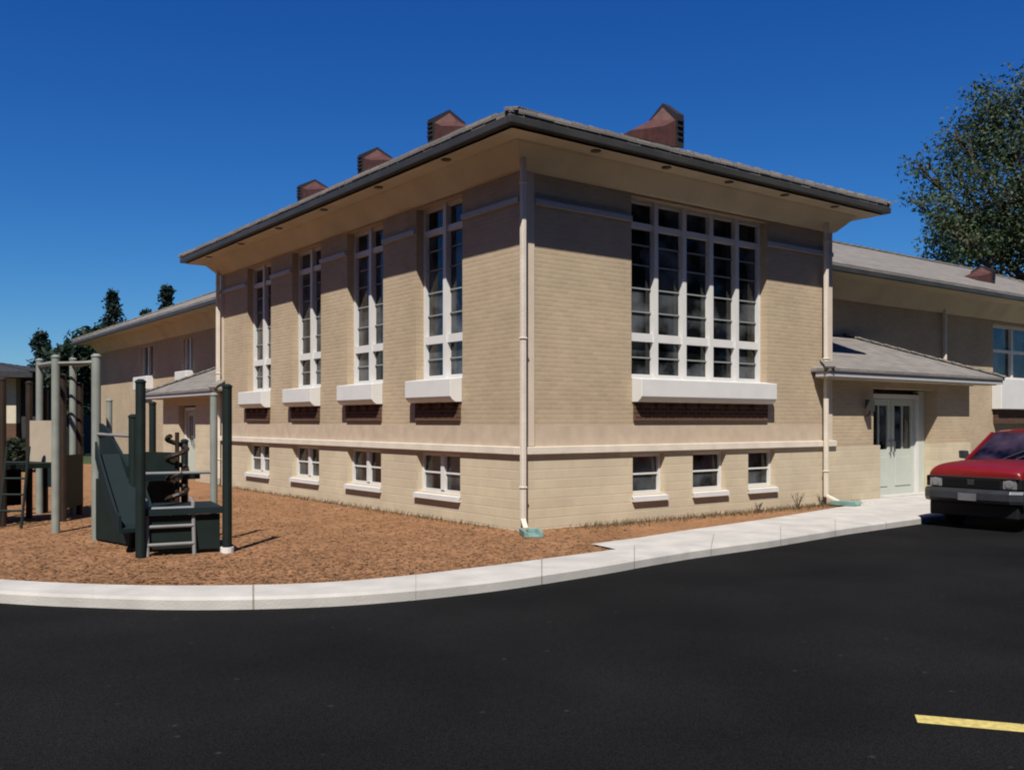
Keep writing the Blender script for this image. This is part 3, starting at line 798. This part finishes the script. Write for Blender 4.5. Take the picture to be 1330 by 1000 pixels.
PT = empty('climbing_tower', (-8.0, 15.6, 0), 0, 'climbing tower with brown posts, dark deck and mustard panel, farthest left', 'playground')
posts([(.5,0,2.4),(-.35,.55,2.3),(-.95,-.3,2.3),(-.1,-.75,2.3)], PT, 'brown', .055)
b = MB(); b.obox((-.22,-.12,.92), Vector((.84,-.54,0)), Vector((.54,.84,0)), UP, .5,.48,.04); b.build('deck', M['gpost'], PT)
b = MB(); b.obox((-.55,-.55,1.25), Vector((.88,-.47,0)), Vector((.47,.88,0)), UP, .40,.02,.24); b.build('guard_panel', M['gpost'], PT)
b = MB(); b.obox((-1.55,.45,.86), Vector((1,0,0)), Vector((0,1,0)), UP, .17,.03,.30); b.tube([(-1.66,.45,-.05),(-1.66,.45,.9)], .025,8); b.tube([(-1.44,.45,-.05),(-1.44,.45,.9)], .025,8); b.build('play_panel', M['yellow_pl'], PT)
b = MB(); b.tube([(-.5,-.5,.05),(-.5,-.5,.9)], .3, 16); b.build('crawl_barrel', M['teal'], PT)
b = MB()
for k in range(2):
    o_ = Vector((.0+.35*k,-1.05+.2*k*0,0)); b.tube([o_+Vector((0,0,-.05)), o_+Vector((0,.25,1.25))], .022, 7)
for z in (.25,.5,.75,1.0): b.tube([(0,-1.05+.2*z,z),(.35,-1.05+.2*z,z)], .018, 7)
b.build('step_ladder', M['gpost'], PT)
b = MB(); b.obox((.07,.27,1.30), Vector((.84,-.54,0)), Vector((.54,.84,0)), UP, .44,.02,.36); b.build('play_panel', M['beige'], PT)
b = MB(); b.obox((-.70,.15,.55), Vector((.55,.84,0)), Vector((.84,-.55,0)), UP, .42,.02,.34); b.build('play_panel', M['teal'], PT)
b = MB()
for q in range(7): b.tube([(-.95+.14*q,-.3-.074*q,.02),(-.95+.14*q,-.3-.074*q,1.6)], .014, 5)
for q in range(7): b.tube([(-.95,-.3,.15+.23*q),(-.1,-.75,.15+.23*q)], .014, 5)
b.build('climbing_net', M['brown'], PT)
posts([(-1.35,.9,1.9),(.95,.75,2.0)], PT, 'lpost', .05)
posts([(-.55,1.5,2.2),(.25,1.15,2.3)], PT, 'brown', .055)
b = MB(); b.obox((-.15,1.32,1.0), Vector((.92,-.40,0)).normalized(), Vector((.40,.92,0)).normalized(), UP, .42,.02,.55); b.build('play_panel', M['teal'], PT)
b = MB(); b.obox((.38,.57,.62), Vector((.15,-1,0)).normalized(), Vector((1,.15,0)).normalized(), UP, .5,.02,.45); b.build('play_panel', M['gpost'], PT)
# low bench of pale steps between
def play_beam(x, y, rz, lab):
    o = empty('balance_beam', (x,y,0), rz, lab, 'balance beam')
    b = MB(); b.box(-.6,.6,-.06,.06,.28,.36); b.build('beam', M['lpost'], o, bevel=.01)
    for sx in (-.45,.45):
        b = MB(); b.box(sx-.04,sx+.04,-.04,.04,-.08,.28); b.build('leg', M['grey'], o)
play_beam(-8.9, 15.0, .3, 'low grey balance beam left of the climbing tower')

# ------------------------------------------------------------------ pickup truck
CAR = empty('red_pickup', (9.27, 16.55, ZA), ROT+math.pi, 'red pickup parked along the kerb by the entrance, nose toward the playground', 'pickup')
HL, HW = 2.35, .86; CAR.scale = (.96, .93, .98)
def section(x, w, z0, z1, crown=.03, rnd=.10):
    pts = []
    pts += [(x,-w*.93,z0),(x,-w,z0+.12),(x,-w*1.0,(z0+z1)/2),(x,-w*.985,z1-rnd),(x,-w*.95,z1-rnd*.35),(x,-w*.86,z1)]
    pts += [(x,-w*.4,z1+crown),(x,w*.4,z1+crown)]
    pts += [(x,w*.86,z1),(x,w*.95,z1-rnd*.35),(x,w*.985,z1-rnd),(x,w,(z0+z1)/2),(x,w,z0+.12),(x,w*.93,z0)]
    return pts
b = MB()
b.loft([section(-2.30,.80,.42,1.02,0), section(-2.26,.84,.40,1.06,0), section(-1.0,.86,.36,1.07,0), section(.2,.86,.35,1.07,0),
        section(.72,.86,.35,1.10,.03), section(1.2,.86,.38,1.12,.04), section(1.8,.855,.42,1.10,.04), section(2.12,.84,.44,1.06,.03), section(2.26,.82,.74,1.0,.02,.08), section(2.30,.80,.80,.95,.01,.05)])
body = b.build('body', M['carpaint'], CAR, smooth=True)
md = body.modifiers.new('sub', 'SUBSURF'); md.levels = 1; md.render_levels = 2
# cabin
def cs(x, w, z0, z1, wt): return [(x,-w,z0),(x,-wt,z1-.05),(x,-wt*.93,z1),(x,wt*.93,z1),(x,wt,z1-.05),(x,w,z0)]
b = MB(); b.loft([cs(-.98,.78,1.04,1.54,.62), cs(-.8,.78,1.04,1.60,.64), cs(-.1,.79,1.05,1.62,.66), cs(.28,.79,1.06,1.60,.65), cs(1.00,.80,1.06,1.13,.77)])
b.build('cabin', M['carglass'], CAR)
b = MB()
b.loft([[(x,-.63,z),(x,-.66,z-.03),(x,.66,z-.03),(x,.63,z),(x,.3,z+.03),(x,-.3,z+.03)] for x, z in ((-.95,1.55),(-.5,1.62),(.0,1.635),(.24,1.61))])
b.build('roof_panel', M['carpaint'], CAR, smooth=False)
for s in (-1,1):
    b = MB(); b.bar((.26,s*.665,1.59),(.99,s*.80,1.10),.05,.05); b.build('pillar', M['carpaint'], CAR)
    b = MB(); b.bar((-.30,s*.672,1.59),(-.34,s*.80,1.07),.06,.04); b.build('pillar', M['carpaint'], CAR)
    b = MB(); b.bar((-.93,s*.64,1.55),(-.99,s*.79,1.07),.08,.05); b.build('pillar', M['carpaint'], CAR)
# front end
b = MB(); b.box(2.19,2.345,-.52,.52,.70,.86); 
for k in range(5): b.box(2.345,2.36,-.5,.5,.715+k*.03,.727+k*.03)
b.build('grille', M['carblack'], CAR)
b = MB(); b.box(2.346,2.372,-.06,.06,.745,.84); b.build('grille_badge', M['chrome'], CAR, bevel=.01)
for s in (-1,1):
    b = MB(); b.box(2.15,2.335,s*.53,s*.76,.70,.865); hl = b.build('headlight', M['lamp'], CAR, bevel=.015)
    b = MB(); b.tube([(2.3351,s*.645,.782),(2.345,s*.645,.782),(2.352,s*.645,.782)], [.075,.07,.045], 18); b.build('lens', M['lamp'], hl)
    b = MB(); b.box(2.05,2.31,s*.765,s*.835,.70,.87); b.build('turn_signal', M['carblack'], CAR, bevel=.01)
b = MB(); b.loft([[(2.20,y,.46),(x,y,.46),(x+.03,y,.52),(x+.03,y,.63),(x,y,.68),(2.20,y,.68)] for y,x in ((-.87,2.28),(-.7,2.42),(0,2.46),(.7,2.42),(.87,2.28))])
b.build('bumper', M['chrome'], CAR, bevel=.01)
b = MB(); b.box(1.9,2.30,-.78,.78,.22,.455); b.build('air_dam', M['carblack'], CAR, bevel=.02)
b = MB()
for s in (-1,1): b.tube([(1.02,s*.12,1.135),(.80,s*.10+.28,1.29)], .009, 5)
b.build('wiper', M['carblack'], CAR)
b = MB(); b.box(.98,1.06,-.70,.70,1.105,1.142); b.build('cowl', M['carblack'], CAR)
b = MB(); b.box(2.18,2.352,-.80,.80,.868,.885); b.box(2.18,2.352,-.80,.80,.675,.69); b.build('grille_surround', M['chrome'], CAR)
b = MB(); b.box(2.485,2.495,-.16,.16,.50,.62); b.build('number_plate', M['plate'], CAR)
b = MB(); b.box(-2.2,1.9,-.70,.70,.28,.44); b.build('underbody', M['carblack'], CAR)
b = MB(); b.bar((-2.42,-.82,.55),(-2.42,.82,.55),.16,.18); b.build('rear_bumper', M['carblack'], CAR, bevel=.02)
for s in (-1,1):
    b = MB(); b.loft([[(x,s*.86,1.12),(x,s*.90,1.12),(x,s*1.04,1.13),(x,s*1.05,1.27),(x,s*.9,1.27)] for x in (.72,.82)]); b.build('mirror', M['chrome'], CAR, bevel=.02)
    for xx in (1.42,-1.42):
        yy = s*.76
        b = MB()
        prof = [(.24,-.10),(.31,-.10),(.335,-.07),(.34,0),(.335,.07),(.31,.10),(.24,.10)]
        for i in range(28):
            a0 = 2*math.pi*i/28; a1 = 2*math.pi*(i+1)/28
            for (r0,o0),(r1_,o1) in zip(prof[:-1],prof[1:]):
                b.face([(xx+r0*math.cos(a0),yy+o0,.34+r0*math.sin(a0)),(xx+r0*math.cos(a1),yy+o0,.34+r0*math.sin(a1)),(xx+r1_*math.cos(a1),yy+o1,.34+r1_*math.sin(a1)),(xx+r1_*math.cos(a0),yy+o1,.34+r1_*math.sin(a0))])
        wh = empty('wheel', (0,0,0)); wh.parent = CAR
        b.build('tyre', M['tyre'], wh)
        b = MB(); b.tube([(xx,yy-.06,.34),(xx,yy+.075,.34)], .235, 20)
        for i in range(5):
            a = 2*math.pi*i/5; b.bar((xx,yy+s*.085,.34),(xx+.19*math.cos(a),yy+s*.085,.34+.19*math.sin(a)),.06,.025)
        b.build('rim', M['chrome'], wh)
        # wheel arch (dark, proud of the panel)
        b = MB()
        for i in range(12):
            a0 = math.pi*i/12; a1 = math.pi*(i+1)/12
            for (ra,oa),(rb_,ob) in (((.36,.864),(.43,.864)),((.43,.864),(.43,.80)),):
                b.face([(xx+ra*math.cos(a0),s*oa,.36+ra*math.sin(a0)),(xx+ra*math.cos(a1),s*oa,.36+ra*math.sin(a1)),(xx+rb_*math.cos(a1),s*ob,.36+rb_*math.sin(a1)),(xx+rb_*math.cos(a0),s*ob,.36+rb_*math.sin(a0))])
            b.face([(xx,s*.863,.36),(xx+.36*math.cos(a0),s*.863,.36+.36*math.sin(a0)),(xx+.36*math.cos(a1),s*.863,.36+.36*math.sin(a1))])
        b.build('wheel_arch', M['carblack'], CAR)

# ------------------------------------------------------------------ trees
def leafquad(b, c, s):
    a = random.uniform(0, 6.283); t = random.uniform(-1.1, 1.1)
    d = Vector((math.cos(a)*math.cos(t), math.sin(a)*math.cos(t), math.sin(t)))
    e = Vector((random.uniform(-1,1), random.uniform(-1,1), random.uniform(-1,1))); e = (e - d*e.dot(d)).normalized()
    b.face([c-d*s, c+e*s*.45, c+d*s, c-e*s*.45])
def rsph():
    while True:
        p = Vector((random.uniform(-1,1), random.uniform(-1,1), random.uniform(-1,1)))
        if p.length < 1: return p
def broad_tree(name, base, h_trunk, clumps, leaf, mleaf, lab, group=None, r0=.3):
    """clumps: (x,y,z,rx,ry,rz,n) relative to base"""
    root = empty(name, base, 0, lab, 'tree', group)
    t = MB(); top = Vector((0,0,h_trunk))
    t.tube([(0,0,-.1),(.05,.03,h_trunk*.5),top], [r0, r0*.75, r0*.55], 10)
    c = MB()
    for (x,y,z,rx,ry,rz,n) in clumps:
        cc = Vector((x,y,z)); mid = top.lerp(cc,.5)+Vector((0,0,-.1*(cc-top).length))
        t.tube([top-Vector((0,0,random.uniform(0,h_trunk*.25))), mid, cc], [r0*.35, r0*.2, .03], 6)
        nsub = max(3, int(n/130))
        subs = []
        for _ in range(nsub):
            q = rsph(); q = q.normalized()*(q.length**.5)
            sc_ = cc+Vector((q.x*rx,q.y*ry,q.z*rz)); subs.append(sc_)
            t.tube([cc.lerp(mid,.3), cc.lerp(sc_,.6)+Vector((0,0,.1)), sc_], [.04,.025,.01], 4)
        for sc_ in subs:
            rr = random.uniform(.20,.42)*min(rx,ry,rz)+.25
            for _ in range(int(n/nsub)):
                q = rsph(); q.z *= .7
                leafquad(c, sc_+q*rr*1.5, leaf*random.uniform(.6,1.4))
    t.build('trunk', M['bark'], root); c.build('crown', mleaf, root, fix=False)
    return root
def pxz(px, py, Y): return Vector(((px-665)/F*Y, Y, EYE+(HY-py)/F*Y))
TB = Vector((24.5, 40, -.06))
cl = []
for (px, py, dy, r, n) in [(a_, b_, c_, d_, int(e_*1.5)) for a_, b_, c_, d_, e_ in [(1345,150,0,2.6,2600),(1300,180,1,2.0,1900),(1330,235,-1,2.6,3000),(1280,265,0,2.0,2300),(1345,300,0,2.6,3000),(1290,320,1,2.0,2300),(1250,300,-1,1.3,900),
                           (1262,205,1,1.5,650),(1235,255,0,1.3,420),(1210,235,1,1.0,230),(1195,215,0,.7,110),(1215,285,-1,.9,160),(1325,125,0,1.5,500),(1350,100,0,1.4,500),(1285,135,1,1.1,260),(1240,170,0,.9,120),
                           (1400,130,2,3,2600),(1420,220,-1,3,3000),(1400,300,0,3,2600),(1190,262,0,.6,60),(1265,335,0,1.5,1100),(1228,210,1,.8,140)]]:
    p = pxz(px, py, 40+dy*1.5) - TB; cl.append((p.x, p.y, p.z, r, r, r*.8, n))
broad_tree('leafy_tree', TB, 6.5, cl, .09, M['leaf'], 'tall leafy green tree with feathery edge rising behind the right wing roof', None, .4)
def round_tree(px, py, Y, r, h, n, lab, mleaf='leafdark', g='dark trees beyond the playground', name='evergreen_tree'):
    top = pxz(px, py, Y); base = Vector((top.x, top.y, -.06)); H = top.z
    cl = []
    for k in range(7):
        q = rsph(); cl.append((q.x*r*.7, q.y*r*.7, H-r*.75+q.z*r*.5-(k>4)*r*.6, r*.55, r*.55, r*.5, n//7))
    broad_tree(name, base, H*.4, cl, .17*Y/45, M[mleaf], lab, g, .2)
round_tree(104,428,46,2.1,0,5200,'rounded dark tree beyond the far end of the left wing eave')
round_tree(84,448,54,1.5,0,1500,'small dark tree between the pointed conifer and the rounded tree')
def conifer(px, ytop, Y, w, lab, sparse=1.0):
    top = pxz(px, ytop, Y); root = empty('conifer', (top.x, top.y, -.06), 0, lab, 'conifer', 'pointed conifers on the skyline')
    H = top.z; t = MB(); t.tube([(0,0,-.1),(0,0,H*.6),(0,0,H)], [.25,.14,.02], 8)
    c = MB(); nl = int(26*sparse); z0 = max(1.5, H*.3)
    for i in range(nl):
        f = i/nl; z = z0+(H-z0)*f; rr = w*(1-f)**.8*random.uniform(.65,1.15)+.1
        for k in range(7):
            a = random.uniform(0,6.283); tip = Vector((math.cos(a)*rr, math.sin(a)*rr, z-rr*.35)); st = Vector((0,0,z))
            t.tube([st, tip], [.03,.008], 4, False)
            for j in range(int(34)):
                q = st.lerp(tip, random.uniform(.12,1.02))+Vector((random.gauss(0,.12),random.gauss(0,.12),random.gauss(-.05,.12)))
                leafquad(c, q, .14*random.uniform(.6,1.3)*Y/55)
    t.build('trunk', M['bark'], root); c.build('crown', M['needle'], root, fix=False)
conifer(54, 428, 60, 1.8, 'short pointed conifer above the dark roofed house')
conifer(146, 372, 62, 1.7, 'tallest dark conifer standing just past the left wing eave', .8)
conifer(217, 366, 58, 1.2, 'conifer tip showing over the left wing roof', .8)
conifer(190, 398, 64, 1.0, 'faint low conifer tip between the two taller ones', .7)

# ------------------------------------------------------------------ neighbouring house, hedge
H_ = empty('neighbour_house', (-29.5, 45, 0), 0, 'cream house with low dark roof beyond the playground at the far left', 'house')
b = MB(); b.box(-7,5.6,0,8,1.55,4.0); b.build('wall', M['cream'], H_)
b = MB(); b.box(-7.02,5.62,-.03,8,-.1,1.55); b.build('brick_base', M['redbrick'], H_)
hip_roof('roof', -8, 6.9, -1, 9, 4.0, 9, H_, .28, 'darkroof')
b = MB(); b.box(5.62,6.5,.4,8,-.1,3.7); b.build('dark_side_block', M['darkroof'], H_)  # plain solid dark block filling the gap under the roof end
for x in (-3.2, 1.0):
    b = MB(); b.box(x,x+1.4,-.06,-.002,2.0,3.2); o = b.build('window', M['white'], H_); b = MB(); b.box(x+.1,x+1.3,-.075,-.062,2.1,3.1); b.build('pane', M['glass'], o)
def hedge(x0, x1, y, h, d, n, lab, name='hedge', m_='hedge'):
    root = empty(name, ((x0+x1)/2, y, -.03), 0, lab, 'hedge')
    s = MB(); c = MB()
    for i in range(int((x1-x0)/.5)): 
        x = -(x1-x0)/2+.25+i*.5; s.tube([(x,0,-.05),(x+.05,0,h*.6)], .025, 5)
    for i in range(n):
        x = random.uniform(-(x1-x0)/2, (x1-x0)/2); yy = random.uniform(-d,d); zz = random.random()**.6*h*(1+.12*math.sin(x*2.1)+.1*math.sin(x*5.3))
        leafquad(c, Vector((x,yy,zz)), .09*random.uniform(.6,1.4))
    s.build('stem', M['bark'], root); c.build('foliage', M[m_], root, fix=False)
hedge(-20, -15.3, 31, 1.0, .6, 6000, 'clipped dark hedge behind the playground, below the cream house')

b = MB()
for i in range(46000):
    a = R(random.uniform(165, 392)); rr = random.uniform(34, 42); q = (1+.18*math.sin(a*9)+.14*math.sin(a*23+1))
    z = 19*q*random.random()**.85
    leafquad(b, Vector((rr*math.cos(a), rr*math.sin(a)+4, z-.1)), random.uniform(.45,1.0))
wd = b.build('sky_block_leaves', M['leafdark'], fix=False); struct(wd, 'stuff')  # unseen leaf ring added behind the camera to cut sky fill
# ------------------------------------------------------------------ light, sky, camera
EL = 52.5
trav = (U+V).normalized()
AZ = math.atan2(-trav.x, -trav.y)
sd = bpy.data.lights.new('sun', 'SUN'); sd.energy = 5.0; sd.angle = R(.5); sd.color = (1, .95, .87)
so_ = bpy.data.objects.new('sun', sd); COL.objects.link(so_)
dirv = Vector((trav.x*math.cos(R(EL)), trav.y*math.cos(R(EL)), -math.sin(R(EL))))
so_.rotation_euler = dirv.to_track_quat('-Z', 'Y').to_euler(); so_.location = (0,-20,30)
w = bpy.data.worlds.new('World'); sc.world = w; w.use_nodes = True; nt = w.node_tree
sk = nt.nodes.new('ShaderNodeTexSky'); sk.sky_type = 'NISHITA'; sk.sun_disc = False
sk.sun_elevation = R(EL); sk.sun_rotation = AZ; sk.air_density = 1.0; sk.dust_density = .2; sk.ozone_density = 3.0; sk.altitude = 300
# clear-day grade: deeper blue overhead, channel by channel
SK = .08
sc1 = nt.nodes.new('ShaderNodeVectorMath'); sc1.operation = 'SCALE'; sc1.inputs['Scale'].default_value = SK; nt.links.new(sk.outputs[0], sc1.inputs[0])
sx_ = nt.nodes.new('ShaderNodeSeparateXYZ'); nt.links.new(sc1.outputs[0], sx_.inputs[0])
cx_ = nt.nodes.new('ShaderNodeCombineXYZ')
for ch, pw, am in (('X', 1.8, .8), ('Y', 1.28, .853), ('Z', .85, .98)):
    p_ = nt.nodes.new('ShaderNodeMath'); p_.operation = 'POWER'; nt.links.new(sx_.outputs[ch], p_.inputs[0]); p_.inputs[1].default_value = pw
    q_ = nt.nodes.new('ShaderNodeMath'); q_.operation = 'MULTIPLY'; nt.links.new(p_.outputs[0], q_.inputs[0]); q_.inputs[1].default_value = am/(1.57*.05)
    nt.links.new(q_.outputs[0], cx_.inputs[ch])
nt.links.new(cx_.outputs[0], nt.nodes['Background'].inputs[0]); nt.nodes['Background'].inputs[1].default_value = .05
cd = bpy.data.cameras.new('camera'); cam = bpy.data.objects.new('camera', cd); COL.objects.link(cam); sc.camera = cam
cam.location = (0,0,EYE); cam.rotation_euler = (R(90),0,0)
cd.sensor_width = 36; cd.lens = F/1330*36; cd.shift_y = (HY-500)/1330; cd.clip_end = 2000; cd.clip_start = .1
vs_ = sc.view_settings; sc.display_settings.display_device = 'sRGB'
vs_.view_transform = 'Standard'; vs_.look = 'None'; vs_.exposure = .65; vs_.gamma = 1
sc.cycles.max_bounces = 6
sc.cycles.filter_width = 2.0
# albedo scale to go with the exposure above (real-world brick about 0.3)
KA = .64
for m in bpy.data.materials:
    nt = m.node_tree
    for nd in list(nt.nodes):
        if nd.type == 'BSDF_PRINCIPLED': si = nd.inputs['Base Color']
        elif nd.type == 'BSDF_TRANSLUCENT': si = nd.inputs['Color']
        else: continue
        if si.is_linked:
            src = si.links[0].from_socket
            v = nt.nodes.new('ShaderNodeVectorMath'); v.operation = 'SCALE'; v.inputs['Scale'].default_value = KA
            nt.links.new(src, v.inputs[0]); nt.links.new(v.outputs[0], si)
        else:
            c = si.default_value; si.default_value = (c[0]*KA, c[1]*KA, c[2]*KA, 1)
